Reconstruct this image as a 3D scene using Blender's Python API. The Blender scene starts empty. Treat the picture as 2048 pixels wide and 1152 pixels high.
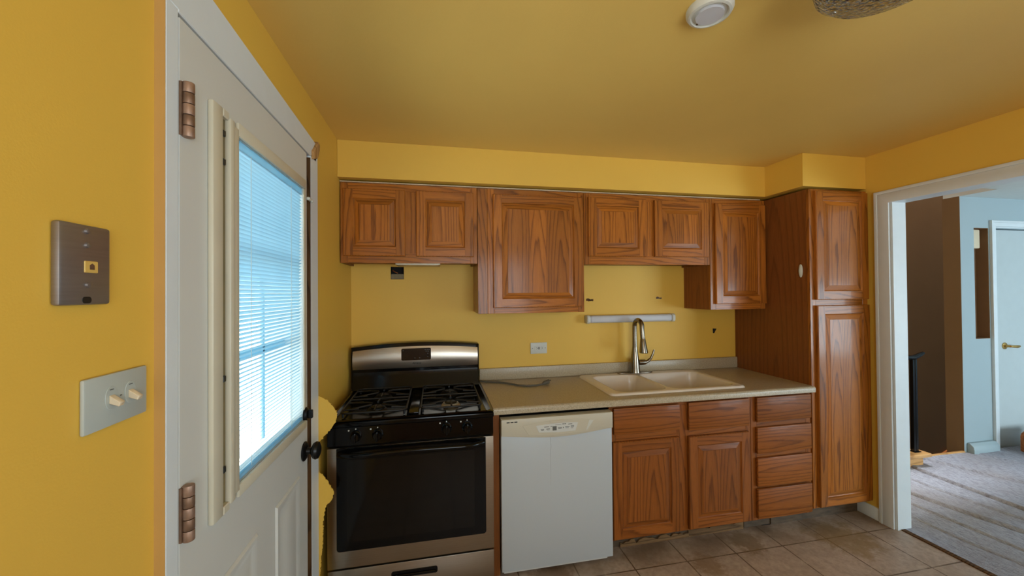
import bpy, bmesh, math, random
from mathutils import Vector, Matrix
random.seed(7)
S = bpy.context.scene
COL = S.collection
PI = math.pi

# ------------------------------------------------------------------ camera
def cam_axes(yaw, pitch, roll):
    cy, sy, cp, sp = math.cos(yaw), math.sin(yaw), math.cos(pitch), math.sin(pitch)
    f = Vector((sy*cp, cy*cp, sp)); r = Vector((cy, -sy, 0)); u = r.cross(f)
    c, s = math.cos(roll), math.sin(roll)
    return c*r + s*u, -s*r + c*u, f
cd = bpy.data.cameras.new('camera'); cam = bpy.data.objects.new('camera', cd); COL.objects.link(cam)
r_, u_, f_ = cam_axes(0.1964, 0.0099, -0.0084)
cam.matrix_world = Matrix(((r_.x, u_.x, -f_.x, 0.5331), (r_.y, u_.y, -f_.y, -2.601), (r_.z, u_.z, -f_.z, 1.5141), (0, 0, 0, 1)))
cd.sensor_width = 36; cd.lens = 13.457; cd.clip_start = 0.02; cd.clip_end = 200
S.camera = cam

# ------------------------------------------------------------------ world, lights, exposure
W = bpy.data.worlds.new('sky'); S.world = W; W.use_nodes = True
bg = W.node_tree.nodes['Background']; bg.inputs[0].default_value = (0.62, 0.86, 1.0, 1); bg.inputs[1].default_value = 3.2
def area(name, loc, rot, sx, sy, energy, col):
    l = bpy.data.lights.new(name, 'AREA'); l.shape = 'RECTANGLE'; l.size = sx; l.size_y = sy; l.energy = energy; l.color = col
    o = bpy.data.objects.new(name, l); o.location = loc; o.rotation_euler = rot; COL.objects.link(o); return o
area('daylight_kitchen_window', (1.15, -3.77, 1.45), (PI/2+.55, 0, 0), 1.5, 1.1, 21.5, (0.95, 0.97, 1.0))
area('daylight_far_window', (6.5, -4.45, 0.95), (PI/2, 0, 0), 3.3, 1.25, 128, (0.72, 0.89, 1.0))
area('added_side_light', (3.34, -3.15, 1.15), (PI/2, 0, PI/2), .85, 1.6, 5, (0.70, 0.89, 1.0))  # unseen source added for bluish light on the left wall and door
sl = bpy.data.lights.new('sun', 'SUN'); sl.energy = 34; sl.angle = .02; sl.color = (1, .97, .92)
so = bpy.data.objects.new('sun', sl); so.rotation_euler = Vector((.62, -.45, -.95)).to_track_quat('-Z', 'Y').to_euler(); COL.objects.link(so)
area('added_stairwell_light', (5.6, .45, 7.5), (0, 0, 0), 3.2, .8, 620, (0.9, 0.95, 1.0))  # unseen lamp added high up to brighten the brown stairwell walls
S.view_settings.view_transform = 'Standard'; S.view_settings.look = 'None'
S.view_settings.exposure = 0.0; S.view_settings.gamma = 1.0; S.view_settings.use_curve_mapping = False

# ------------------------------------------------------------------ helpers
def lin(c):
    c = c/255.0
    return c/12.92 if c <= 0.04045 else ((c+0.055)/1.055)**2.4
def rgb(r, g, b): return (lin(r), lin(g), lin(b), 1)

class MB:
    """collects shapes (world coordinates) and links them as one mesh object"""
    def __init__(self):
        self.bm = bmesh.new(); self.g = self.bm.verts.layers.float_vector.new('grain'); self.t = self.bm.verts.layers.float.new('tone')
    def merge(self, verts, faces, mat=0, grain='Z'):
        vs = [Vector(v) for v in verts]
        c = sum(vs, Vector())/len(vs)
        off = Vector((random.uniform(-.05, .05), random.uniform(.006, .03), random.uniform(-.3, .3)))
        tone = random.random()
        nv = []
        for v in vs:
            n = self.bm.verts.new(v); d = v-c
            if grain == 'X': d = Vector((d.z, d.y, d.x))
            elif grain == 'Y': d = Vector((d.x, d.z, d.y))
            elif grain == 'S': d = Vector((d.y, d.x, d.z))
            n[self.g] = d+off; n[self.t] = tone; nv.append(n)
        for f in faces:
            try:
                fc = self.bm.faces.new([nv[i] for i in f]); fc.material_index = mat
            except ValueError: pass
        return self
    def tmp(self, b, mat=0, grain='Z'):
        b.verts.index_update()
        self.merge([v.co.copy() for v in b.verts], [[v.index for v in f.verts] for f in b.faces], mat, grain); b.free(); return self
    def box(self, x0, x1, y0, y1, z0, z1, mat=0, bev=0, seg=1, grain='Z'):
        b = bmesh.new()
        v = [b.verts.new((x, y, z)) for z in (z0, z1) for y in (y0, y1) for x in (x0, x1)]
        for f in ((0, 2, 3, 1), (4, 5, 7, 6), (0, 1, 5, 4), (2, 6, 7, 3), (0, 4, 6, 2), (1, 3, 7, 5)): b.faces.new([v[i] for i in f])
        if bev: bmesh.ops.bevel(b, geom=b.edges[:], offset=bev, segments=seg, affect='EDGES', profile=.5)
        return self.tmp(b, mat, grain)
    def prism(self, pts, axis, a, b_, mat=0, bev=0, seg=1, grain='Z'):
        """polygon pts in the two other axes, extruded along axis from a to b_"""
        def P(p, t): return {'x': (t, p[0], p[1]), 'y': (p[0], t, p[1]), 'z': (p[0], p[1], t)}[axis]
        b = bmesh.new(); n = len(pts)
        A = [b.verts.new(P(p, a)) for p in pts]; B = [b.verts.new(P(p, b_)) for p in pts]
        b.faces.new(A); b.faces.new(B[::-1])
        for i in range(n): b.faces.new((A[i], A[(i+1) % n], B[(i+1) % n], B[i]))
        bmesh.ops.recalc_face_normals(b, faces=b.faces[:])
        if bev: bmesh.ops.bevel(b, geom=b.edges[:], offset=bev, segments=seg, affect='EDGES', profile=.5)
        return self.tmp(b, mat, grain)
    def lathe(self, prof, c, axis='z', n=24, mat=0):
        """prof: (radius, height) from start to end, closed with caps when radius is 0"""
        c = Vector(c)
        ax = {'x': (Vector((0, 1, 0)), Vector((0, 0, 1)), Vector((1, 0, 0))), 'y': (Vector((0, 0, 1)), Vector((1, 0, 0)), Vector((0, 1, 0))), 'z': (Vector((1, 0, 0)), Vector((0, 1, 0)), Vector((0, 0, 1)))}[axis] if isinstance(axis, str) else axis
        vs = []; fs = []
        for (r, h) in prof:
            for k in range(n):
                a = 2*PI*k/n; vs.append(c+ax[0]*(r*math.cos(a))+ax[1]*(r*math.sin(a))+ax[2]*h)
        for i in range(len(prof)-1):
            for k in range(n):
                k2 = (k+1) % n; fs.append((i*n+k, i*n+k2, (i+1)*n+k2, (i+1)*n+k))
        fs.append(tuple(range(n))[::-1]); fs.append(tuple((len(prof)-1)*n+k for k in range(n)))
        return self.merge(vs, fs, mat)
    def tube(self, pts, r, n=10, mat=0, sx=1.0):
        pts = [Vector(p) for p in pts]; m = len(pts)
        rs = r if isinstance(r, (list, tuple)) else [r]*m
        vs = []; fs = []; up = None
        for i in range(m):
            d = (pts[min(i+1, m-1)]-pts[max(i-1, 0)]).normalized()
            if up is None:
                up = Vector((0, 0, 1)) if abs(d.z) < .9 else Vector((0, 1, 0))
            s = d.cross(up).normalized(); up = s.cross(d).normalized()
            for k in range(n):
                a = 2*PI*k/n; vs.append(pts[i]+s*(rs[i]*sx*math.cos(a))+up*(rs[i]*math.sin(a)))
        for i in range(m-1):
            for k in range(n):
                k2 = (k+1) % n; fs.append((i*n+k, i*n+k2, (i+1)*n+k2, (i+1)*n+k))
        fs.append(tuple(range(n))[::-1]); fs.append(tuple((m-1)*n+k for k in range(n)))
        return self.merge(vs, fs, mat)
    def grid(self, fn, nu, nv, mat=0):
        vs = [fn(i/nu, j/nv) for j in range(nv+1) for i in range(nu+1)]
        fs = [(j*(nu+1)+i, j*(nu+1)+i+1, (j+1)*(nu+1)+i+1, (j+1)*(nu+1)+i) for j in range(nv) for i in range(nu)]
        return self.merge(vs, fs, mat)
    def build(self, name, mats, parent=None, smooth=35, loc=None):
        if not isinstance(mats, (list, tuple)): mats = [mats]
        bm = self.bm
        bmesh.ops.recalc_face_normals(bm, faces=bm.faces[:])
        me = bpy.data.meshes.new(name); o = bpy.data.objects.new(name, me); COL.objects.link(o)
        w = Vector(); p = parent
        while p is not None: w += p.location; p = p.parent
        if parent is not None: o.parent = parent
        if loc is not None:
            o.location = Vector(loc)-w; w = Vector(loc)
        elif parent is None:
            lo = [min(v.co[i] for v in bm.verts) for i in range(3)]; hi = [max(v.co[i] for v in bm.verts) for i in range(3)]
            w = Vector(((lo[0]+hi[0])/2, (lo[1]+hi[1])/2, lo[2])); o.location = w
        for v in bm.verts: v.co -= w
        bm.to_mesh(me); bm.free()
        for m in mats: me.materials.append(m)
        if smooth:
            me.shade_smooth(); me.set_sharp_from_angle(angle=math.radians(smooth))
        return o
def empty(name, loc, label, cat, group=None):
    o = bpy.data.objects.new(name, None); o.location = loc; o.empty_display_size = .1; COL.objects.link(o)
    return tag(o, label, cat, group)
def tag(o, label, cat, group=None):
    o['label'] = label; o['category'] = cat
    if group: o['group'] = group
    return o
def struct(o, label=None):
    o['kind'] = 'structure'
    if label: o['label'] = label
    return o
def rrect(x0, x1, y0, y1, r, n=5):
    pts = []
    for cx, cy, a0 in ((x1-r, y1-r, 0), (x0+r, y1-r, PI/2), (x0+r, y0+r, PI), (x1-r, y0+r, 1.5*PI)):
        for k in range(n+1):
            a = a0+PI/2*k/n; pts.append((cx+r*math.cos(a), cy+r*math.sin(a)))
    return pts

# ------------------------------------------------------------------ materials
class NT:
    def __init__(self, name):
        self.m = bpy.data.materials.new(name); self.m.use_nodes = True; self.nt = self.m.node_tree; self.b = self.nt.nodes['Principled BSDF']
    def n(self, typ, **kw):
        nd = self.nt.nodes.new(typ)
        for k, v in kw.items():
            if k.startswith('i_'):
                key = k[2:]; key = int(key) if key.isdigit() else key.replace('_', ' ')
                nd.inputs[key].default_value = v
            else: setattr(nd, k, v)
        return nd
    def l(self, a, b): self.nt.links.new(a, b)
    def ramp(self, fac, stops):
        r = self.n('ShaderNodeValToRGB'); e = r.color_ramp.elements
        while len(e) < len(stops): e.new(.5)
        for el, (p, c) in zip(e, stops): el.position = p; el.color = c
        self.l(fac, r.inputs[0]); return r.outputs[0]
    def mix(self, fac, a, b, mode='MIX'):
        m = self.n('ShaderNodeMix', data_type='RGBA', blend_type=mode)
        for s, v in ((m.inputs[0], fac), (m.inputs[6], a), (m.inputs[7], b)):
            if hasattr(v, 'links'): self.l(v, s)
            else: s.default_value = v
        return m.outputs[2]
    def math(self, op, a, b=0.0, c=0.0):
        m = self.n('ShaderNodeMath', operation=op)
        for s, v in zip(m.inputs, (a, b, c)):
            if hasattr(v, 'links'): self.l(v, s)
            else: s.default_value = v
        return m.outputs[0]
    def pos(self, scale=(1, 1, 1)):
        g = self.n('ShaderNodeNewGeometry'); mp = self.n('ShaderNodeMapping'); mp.inputs['Scale'].default_value = scale
        self.l(g.outputs['Position'], mp.inputs[0]); return mp.outputs[0]
    def bump(self, h, strength, dist=.01):
        b = self.n('ShaderNodeBump'); b.inputs['Strength'].default_value = strength; b.inputs['Distance'].default_value = dist
        self.l(h, b.inputs['Height']); self.l(b.outputs[0], self.b.inputs['Normal'])
def plain(name, col, rough=.5, metal=0.0, var=.06, scale=12, bump=0.0, bscale=200, spec=.5, coat=0.0, stretch=(1, 1, 1)):
    t = NT(name)
    nz = t.n('ShaderNodeTexNoise', i_Scale=scale, i_Detail=4.0); t.l(t.pos(stretch), nz.inputs['Vector'])
    d = tuple(c*(1-var) for c in col[:3])+(1,); h = tuple(min(1, c*(1+var)) for c in col[:3])+(1,)
    t.l(t.ramp(nz.outputs[0], [(.3, d), (.7, h)]), t.b.inputs['Base Color'])
    t.b.inputs['Roughness'].default_value = rough; t.b.inputs['Metallic'].default_value = metal
    t.b.inputs['Specular IOR Level'].default_value = spec; t.b.inputs['Coat Weight'].default_value = coat
    if bump:
        n2 = t.n('ShaderNodeTexNoise', i_Scale=bscale, i_Detail=3.0); t.l(t.pos(stretch), n2.inputs['Vector']); t.bump(n2.outputs[0], bump, .004)
    return t.m
def oak(name, dark, mid, light, rough=.33, ring=15.0, amp=.72):
    t = NT(name)
    at = t.n('ShaderNodeAttribute', attribute_name='grain'); tn = t.n('ShaderNodeAttribute', attribute_name='tone')
    mp = t.n('ShaderNodeMapping'); mp.inputs['Scale'].default_value = (1, 1, .085); t.l(at.outputs['Vector'], mp.inputs[0])
    # slow warp so that the growth rings wander
    nw = t.n('ShaderNodeTexNoise', i_Scale=9.0, i_Detail=2.0); t.l(mp.outputs[0], nw.inputs['Vector'])
    va = t.n('ShaderNodeVectorMath', operation='MULTIPLY_ADD'); va.inputs[1].default_value = (.03, .03, .03)
    t.l(nw.outputs['Color'], va.inputs[0]); t.l(mp.outputs[0], va.inputs[2])
    w = t.n('ShaderNodeTexWave', wave_type='RINGS', rings_direction='SPHERICAL', wave_profile='SAW', i_Scale=ring, i_Distortion=2.2, i_Detail=2.0)
    w.inputs['Detail Scale'].default_value = 3.0
    t.l(va.outputs[0], w.inputs['Vector'])
    rings = t.ramp(w.outputs['Fac'], [(0, (.15, .15, .15, 1)), (.12, (0, 0, 0, 1)), (.58, (.06, .06, .06, 1)), (.80, (.55, .55, .55, 1)), (.93, (1, 1, 1, 1)), (1, (.2, .2, .2, 1))])
    m2 = t.n('ShaderNodeMapping'); m2.inputs['Scale'].default_value = (1, 1, .035); t.l(at.outputs['Vector'], m2.inputs[0])
    p = t.n('ShaderNodeTexNoise', i_Scale=420.0, i_Detail=3.0, i_Roughness=.7); t.l(m2.outputs[0], p.inputs['Vector'])
    pores = t.ramp(p.outputs[0], [(.42, (0, 0, 0, 1)), (.66, (1, 1, 1, 1))])
    s = t.n('ShaderNodeTexNoise', i_Scale=40.0, i_Detail=2.0); t.l(m2.outputs[0], s.inputs['Vector'])
    base = t.mix(s.outputs[0], mid, light)
    base = t.mix(t.math('MULTIPLY', rings, amp), base, dark)
    base = t.mix(t.math('MULTIPLY', pores, .28), base, dark)
    k = t.math('MULTIPLY_ADD', tn.outputs['Fac'], .3, .82)
    cx = t.n('ShaderNodeCombineXYZ')
    for i in range(3): t.l(k, cx.inputs[i])
    base = t.mix(1.0, base, cx.outputs[0], 'MULTIPLY')
    t.l(base, t.b.inputs['Base Color'])
    t.l(t.math('MULTIPLY_ADD', pores, .12, rough), t.b.inputs['Roughness'])
    t.b.inputs['Specular IOR Level'].default_value = .22
    t.bump(t.math('ADD', pores, t.math('MULTIPLY', rings, .6)), .10, .002)
    t.b.inputs['Coat Weight'].default_value = (.26 if rough < .4 else .06); t.b.inputs['Coat Roughness'].default_value = .13
    return t.m
M = {}
M['oak'] = oak('oak_cabinet', rgb(84, 40, 8), rgb(164, 94, 30), rgb(186, 114, 40), .31, 20.0)
M['oak_side'] = oak('oak_panel_side', rgb(80, 42, 16), rgb(138, 80, 34), rgb(150, 90, 42), .42, 9.0, .38)
M['oak_low'] = oak('oak_base_cabinet', rgb(82, 40, 10), rgb(140, 78, 26), rgb(156, 90, 34), .44, 19.0)
M['wall'] = plain('yellow_wall_paint', rgb(226, 181, 72), .55, var=.015, scale=3, bump=.06, bscale=260)
M['ceil'] = plain('yellow_ceiling_paint', rgb(228, 192, 104), .5, var=.015, scale=3, bump=.10, bscale=240)
M['edge_paint'] = plain('orange_edge_paint', rgb(188, 146, 82), .5, var=.03)
M['white_trim'] = plain('white_trim_paint', rgb(216, 222, 224), .4, var=.02)
M['door_paint'] = plain('white_door_paint', rgb(206, 206, 200), .42, var=.015, scale=4)
M['cream'] = plain('aged_cream_plastic', rgb(204, 196, 174), .4, var=.03)
M['olive'] = plain('tarnished_channel', rgb(120, 104, 66), .5, var=.15, scale=30)
M['dark'] = plain('dark_void', rgb(16, 13, 11), .8, var=.2)
M['rough_wood'] = oak('bare_splintered_wood', rgb(30, 18, 10), rgb(66, 42, 22), rgb(120, 84, 46), .8, 20)
M['raw_wood'] = oak('raw_broken_pine', rgb(110, 76, 40), rgb(176, 130, 78), rgb(200, 156, 100), .7, 20)
M['dirty_wood'] = oak('dirty_broken_board', rgb(50, 34, 20), rgb(112, 84, 54), rgb(136, 106, 72), .75, 20)
M['black_gloss'] = plain('black_enamel', rgb(6, 6, 7), .14, var=.1, spec=.28)
M['black_mat'] = plain('black_cast_iron', rgb(11, 10, 10), .5, var=.25, scale=60, bump=.2)
M['black_metal'] = plain('matte_black_hardware', rgb(16, 16, 17), .38, .3, var=.1)
M['steel'] = plain('brushed_stainless', rgb(176, 166, 152), .30, 1.0, var=.05, scale=6, stretch=(.6, 1, 60))
M['nickel'] = plain('brushed_nickel', rgb(138, 128, 114), .24, 1.0, var=.04)
M['bronze'] = plain('copper_bronze_hinge', rgb(156, 126, 106), .45, .6, var=.25, scale=50)
M['bronze_dark'] = plain('dark_hinge_metal', rgb(128, 100, 80), .45, .6, var=.2, scale=50)
M['plate_metal'] = plain('brushed_dark_plate', rgb(150, 144, 142), .42, .85, var=.06, stretch=(1, 1, 20))
M['brass'] = plain('brass', rgb(200, 160, 90), .25, .9, var=.05)
M['appl_white'] = plain('white_appliance_enamel', rgb(186, 192, 196), .32, var=.01, scale=3)
M['appl_cream'] = plain('cream_appliance_plastic', rgb(196, 188, 168), .4, var=.015, scale=4)
M['panel_grey'] = plain('pale_grey_overlay', rgb(206, 206, 200), .35, var=.02)
M['ink'] = plain('grey_print', rgb(96, 96, 90), .5, var=.05)
M['ink_dark'] = plain('black_print', rgb(22, 20, 18), .5, var=.05)
M['sink'] = plain('almond_sink', rgb(226, 214, 200), .24, var=.015, scale=5)
M['plastic_white'] = plain('white_plastic', rgb(204, 204, 194), .38, var=.02)
M['plastic_ivory'] = plain('ivory_plastic', rgb(214, 196, 166), .4, var=.02)
M['plate_grey'] = plain('grey_white_plate', rgb(176, 182, 176), .36, var=.02)
M['jack'] = plain('yellowed_jack', rgb(214, 176, 92), .45, var=.04)
M['lens'] = plain('frosted_diffuser', rgb(196, 196, 200), .45, var=.03)
M['cord'] = plain('grey_cord', rgb(92, 86, 74), .55, var=.05)
M['alu'] = plain('dull_aluminium', rgb(180, 168, 146), .42, .7, var=.1, scale=50)
M['stair_brown'] = plain('brown_wall_paint', rgb(128, 98, 64), .65, var=.03, scale=4, bump=.1)
M['niche_brown'] = plain('brown_niche_paint', rgb(134, 98, 66), .6, var=.03)
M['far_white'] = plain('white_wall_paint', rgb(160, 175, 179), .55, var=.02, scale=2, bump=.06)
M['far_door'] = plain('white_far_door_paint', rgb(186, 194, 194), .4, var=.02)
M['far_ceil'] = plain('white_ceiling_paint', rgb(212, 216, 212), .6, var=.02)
M['oak_floor'] = oak('oak_flooring', rgb(150, 100, 52), rgb(202, 150, 90), rgb(222, 172, 112), .35, 14)
M['stain_wood'] = oak('stained_skirt_wood', rgb(110, 56, 22), rgb(172, 98, 46), rgb(190, 114, 58), .4, 14)
M['ext'] = plain('exterior_concrete', rgb(205, 203, 198), .8, var=.06, scale=2)
M['ext_dark'] = plain('shade_roof_boards', rgb(110, 120, 124), .7, var=.08)  # boards of the added roof, kept dark to dim the upper blind
M['dirt'] = plain('grimy_toe_board', rgb(84, 68, 50), .75, var=.35, scale=14, stretch=(1, 1, 4))
M['display'] = plain('display_glass', rgb(26, 26, 26), .12, var=.05, coat=.3)
M['window_glass_dark'] = plain('oven_inner_window', rgb(13, 11, 9), .09, var=.1, spec=.32)

def glass_mat(name, rough=0.0, bumpy=False):
    t = NT(name); t.b.inputs['Base Color'].default_value = (.96, .98, .98, 1); t.b.inputs['Transmission Weight'].default_value = 1
    t.b.inputs['Roughness'].default_value = rough; t.b.inputs['IOR'].default_value = 1.45
    if bumpy:
        t.b.inputs['Base Color'].default_value = (.95, .95, .93, 1)
        v = t.n('ShaderNodeTexVoronoi', i_Scale=95.0); t.l(t.pos(), v.inputs['Vector']); t.bump(v.outputs['Distance'], 1.0, .012)
    return t.m
M['pebbled'] = glass_mat('pebbled_glass', .05, True)
def pane_mat():
    t = NT('clear_pane'); nt = t.nt
    tr = t.n('ShaderNodeBsdfTransparent'); gl = t.n('ShaderNodeBsdfGlossy', i_Roughness=.03); mx = t.n('ShaderNodeMixShader')
    fr = t.n('ShaderNodeValue'); fr.outputs[0].default_value = .035; tr.inputs[0].default_value = (.95, .98, 1, 1)
    t.l(fr.outputs[0], mx.inputs[0]); t.l(tr.outputs[0], mx.inputs[1]); t.l(gl.outputs[0], mx.inputs[2])
    t.l(mx.outputs[0], nt.nodes['Material Output'].inputs['Surface']); return t.m
M['pane'] = pane_mat()
def slat_mat():
    t = NT('translucent_blind_slat'); nt = t.nt
    d = t.n('ShaderNodeBsdfDiffuse'); d.inputs[0].default_value = (.50, .64, .70, 1)
    tr = t.n('ShaderNodeBsdfTranslucent'); mx = t.n('ShaderNodeMixShader', i_0=.5)
    nz = t.n('ShaderNodeTexNoise', i_Scale=4.0); t.l(t.pos(), nz.inputs['Vector'])
    t.l(t.ramp(nz.outputs[0], [(.3, (.36, .62, .74, 1)), (.7, (.40, .66, .78, 1))]), tr.inputs[0])
    t.l(d.outputs[0], mx.inputs[1]); t.l(tr.outputs[0], mx.inputs[2])
    t.l(mx.outputs[0], nt.nodes['Material Output'].inputs['Surface']); return t.m
M['slat'] = slat_mat()
def counter_mat():
    t = NT('speckled_laminate')
    a = t.n('ShaderNodeTexNoise', i_Scale=340.0, i_Detail=2.0); t.l(t.pos(), a.inputs['Vector'])
    b = t.n('ShaderNodeTexNoise', i_Scale=130.0, i_Detail=3.0); t.l(t.pos(), b.inputs['Vector'])
    c1 = t.ramp(a.outputs[0], [(.30, rgb(128, 112, 88)), (.48, rgb(176, 160, 132)), (.7, rgb(204, 190, 164))])
    c2 = t.ramp(b.outputs[0], [(.35, rgb(158, 142, 114)), (.65, rgb(190, 176, 150))])
    t.l(t.mix(.5, c1, c2), t.b.inputs['Base Color']); t.b.inputs['Roughness'].default_value = .34
    return t.m
M['counter'] = counter_mat()
FZ_ = .045
def tile_mat():
    t = NT('ceramic_floor_tile')
    g = t.n('ShaderNodeNewGeometry'); mp = t.n('ShaderNodeMapping'); mp.inputs['Location'].default_value = (-1.25+.3055*20, .735+.3055*30, 0)
    t.l(g.outputs['Position'], mp.inputs[0])
    br = t.n('ShaderNodeTexBrick', offset=0.0, squash=1.0, i_Scale=1.0)
    br.inputs['Brick Width'].default_value = .3055; br.inputs['Row Height'].default_value = .3055
    br.inputs['Mortar Size'].default_value = .0042; br.inputs['Mortar Smooth'].default_value = .3; br.inputs['Bias'].default_value = 0
    br.inputs['Color1'].default_value = rgb(180, 160, 144); br.inputs['Color2'].default_value = rgb(188, 168, 152); br.inputs['Mortar'].default_value = rgb(84, 62, 42)
    t.l(mp.outputs[0], br.inputs['Vector'])
    n1 = t.n('ShaderNodeTexNoise', i_Scale=7.0, i_Detail=5.0, i_Roughness=.6); t.l(t.pos(), n1.inputs['Vector'])
    n2 = t.n('ShaderNodeTexNoise', i_Scale=55.0, i_Detail=3.0); t.l(t.pos(), n2.inputs['Vector'])
    col = t.mix(t.math('MULTIPLY', t.math('SUBTRACT', n1.outputs[0], .42), 1.6), br.outputs['Color'], rgb(150, 130, 108))
    col = t.mix(t.math('MULTIPLY', t.ramp(n2.outputs[0], [(.4, (0, 0, 0, 1)), (.65, (1, 1, 1, 1))]), .30), col, rgb(122, 102, 84))
    n4 = t.n('ShaderNodeTexNoise', i_Scale=16.0, i_Detail=5.0, i_Roughness=.7); t.l(t.pos(), n4.inputs['Vector'])
    col = t.mix(t.math('MULTIPLY', t.ramp(n4.outputs[0], [(.52, (0, 0, 0, 1)), (.68, (1, 1, 1, 1))]), .4), col, rgb(206, 190, 172))
    # spilled stains, each an irregular blot
    for sx_, sy_, sr_, sc_ in ((2.88, -.74, .20, rgb(138, 110, 58)), (1.12, -.70, .13, rgb(92, 60, 30)), (1.95, -.78, .10, rgb(132, 104, 70)), (2.30, -.66, .12, rgb(120, 96, 62))):
        vd = t.n('ShaderNodeVectorMath', operation='DISTANCE'); vd.inputs[1].default_value = (sx_, sy_, FZ_); t.l(g.outputs['Position'], vd.inputs[0])
        sd_ = t.math('ADD', t.math('DIVIDE', vd.outputs['Value'], sr_), t.math('MULTIPLY_ADD', n4.outputs[0], 2.2, -1.1))
        col = t.mix(t.math('MULTIPLY', t.ramp(sd_, [(.55, (1, 1, 1, 1)), (.95, (0, 0, 0, 1))]), .6), col, sc_)
    # grime that collected along the cabinets, in patches
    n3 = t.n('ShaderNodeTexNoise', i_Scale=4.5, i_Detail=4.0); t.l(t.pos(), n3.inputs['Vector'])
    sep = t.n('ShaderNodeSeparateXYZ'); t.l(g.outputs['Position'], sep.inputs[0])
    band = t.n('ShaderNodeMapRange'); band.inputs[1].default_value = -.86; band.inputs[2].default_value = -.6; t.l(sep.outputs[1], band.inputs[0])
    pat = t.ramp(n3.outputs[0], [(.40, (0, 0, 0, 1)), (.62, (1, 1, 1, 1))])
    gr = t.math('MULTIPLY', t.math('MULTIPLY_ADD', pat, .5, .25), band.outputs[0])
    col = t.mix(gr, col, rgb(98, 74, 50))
    t.l(col, t.b.inputs['Base Color']); t.b.inputs['Roughness'].default_value = .45
    t.bump(br.outputs['Fac'], -.35, .003)
    return t.m
M['tile'] = tile_mat()
def carpet_mat():
    t = NT('worn_grey_carpet')
    mp = t.n('ShaderNodeMapping'); mp.inputs['Rotation'].default_value = (0, 0, .14); mp.inputs['Scale'].default_value = (17, 5.5, 1)
    g = t.n('ShaderNodeNewGeometry'); t.l(g.outputs['Position'], mp.inputs[0])
    a = t.n('ShaderNodeTexNoise', i_Scale=6.0, i_Detail=6.0, i_Roughness=.75); t.l(mp.outputs[0], a.inputs['Vector'])
    b = t.n('ShaderNodeTexNoise', i_Scale=150.0, i_Detail=3.0); t.l(t.pos(), b.inputs['Vector'])
    c = t.n('ShaderNodeTexNoise', i_Scale=2.2, i_Detail=3.0); t.l(t.pos(), c.inputs['Vector'])
    col = t.ramp(a.outputs[0], [(.28, rgb(116, 114, 122)), (.48, rgb(172, 174, 186)), (.70, rgb(206, 210, 222))])
    col = t.mix(t.math('MULTIPLY', b.outputs[0], .45), col, rgb(132, 124, 122))
    col = t.mix(t.math('MULTIPLY', t.ramp(c.outputs[0], [(.45, (0, 0, 0, 1)), (.7, (1, 1, 1, 1))]), .35), col, rgb(150, 136, 124))
    t.l(col, t.b.inputs['Base Color']); t.b.inputs['Roughness'].default_value = .95; t.b.inputs['Specular IOR Level'].default_value = .1
    t.bump(t.math('ADD', a.outputs[0], b.outputs[0]), .6, .012)
    return t.m
M['carpet'] = carpet_mat()

# ------------------------------------------------------------------ room shell
FZ = .045; H = 2.368; XR = 3.276; TOP = 2.16
b = MB()
b.box(-.14, 0, -5.1, -1.705, FZ, H); b.box(-.14, 0, -.855, .14, FZ, H); b.box(-.14, 0, -1.705, -.855, 2.09, H)
wall_left = struct(b.build('wall_left', M['wall']))
b = MB(); h0, h1, h2, h3 = .245, .328, 1.602, 1.684
b.box(.001, h0, 0, .14, FZ, H-.001); b.box(h1, XR-.001, 0, .14, FZ, H-.001); b.box(h0, h1, 0, .14, FZ, h2); b.box(h0, h1, 0, .14, h3, H-.001)
wall_back = struct(b.build('wall_back', M['wall']))
b = MB(); DY0, DY1, DZ = -.752, -2.2, 2.055
b.box(XR, XR+.1, DY0, .14, FZ, H); b.box(XR, XR+.1, -2.70, DY1, FZ, H); b.box(XR, XR+.1, -5.1, -3.60, FZ, H); b.box(XR, XR+.1, -3.60, -2.70, FZ, .35); b.box(XR, XR+.1, -3.60, -2.70, 1.95, H); b.box(XR, XR+.1, DY1, DY0, DZ, H)
wall_right = struct(b.build('wall_right', M['wall']))
b = MB()
b.box(.001, .36, -3.95, -3.82, FZ, H-.001); b.box(1.94, XR-.001, -3.95, -3.82, FZ, H-.001); b.box(.36, 1.94, -3.95, -3.82, FZ, .85); b.box(.36, 1.94, -3.95, -3.82, 2.05, H-.001)
struct(b.build('wall_rear', M['wall']))
b = MB().box(-.14, XR+.1, -5.1, .14, H, H+.1)
ceiling = struct(b.build('ceiling', M['ceil']))
# dropped soffit over the cabinets, painted with the walls
b = MB().box(.0015, 2.7835, -.3401, -.0015, TOP, H-.001).box(2.7835, XR-.0015, -.6193, -.0015, TOP, H-.001)
b.build('soffit', M['wall'], ceiling)
b = MB().box(-.14, XR+.02, -5.1, .14, FZ-.1, FZ)
floor = struct(b.build('floor', M['tile']))
b = MB().prism([(2.515, -.548), (2.575, -.552), (2.582, -.530), (2.545, -.518), (2.512, -.527)], 'z', FZ, FZ+.0015)
b.build('floor_hole', M['dark'], floor)

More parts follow.
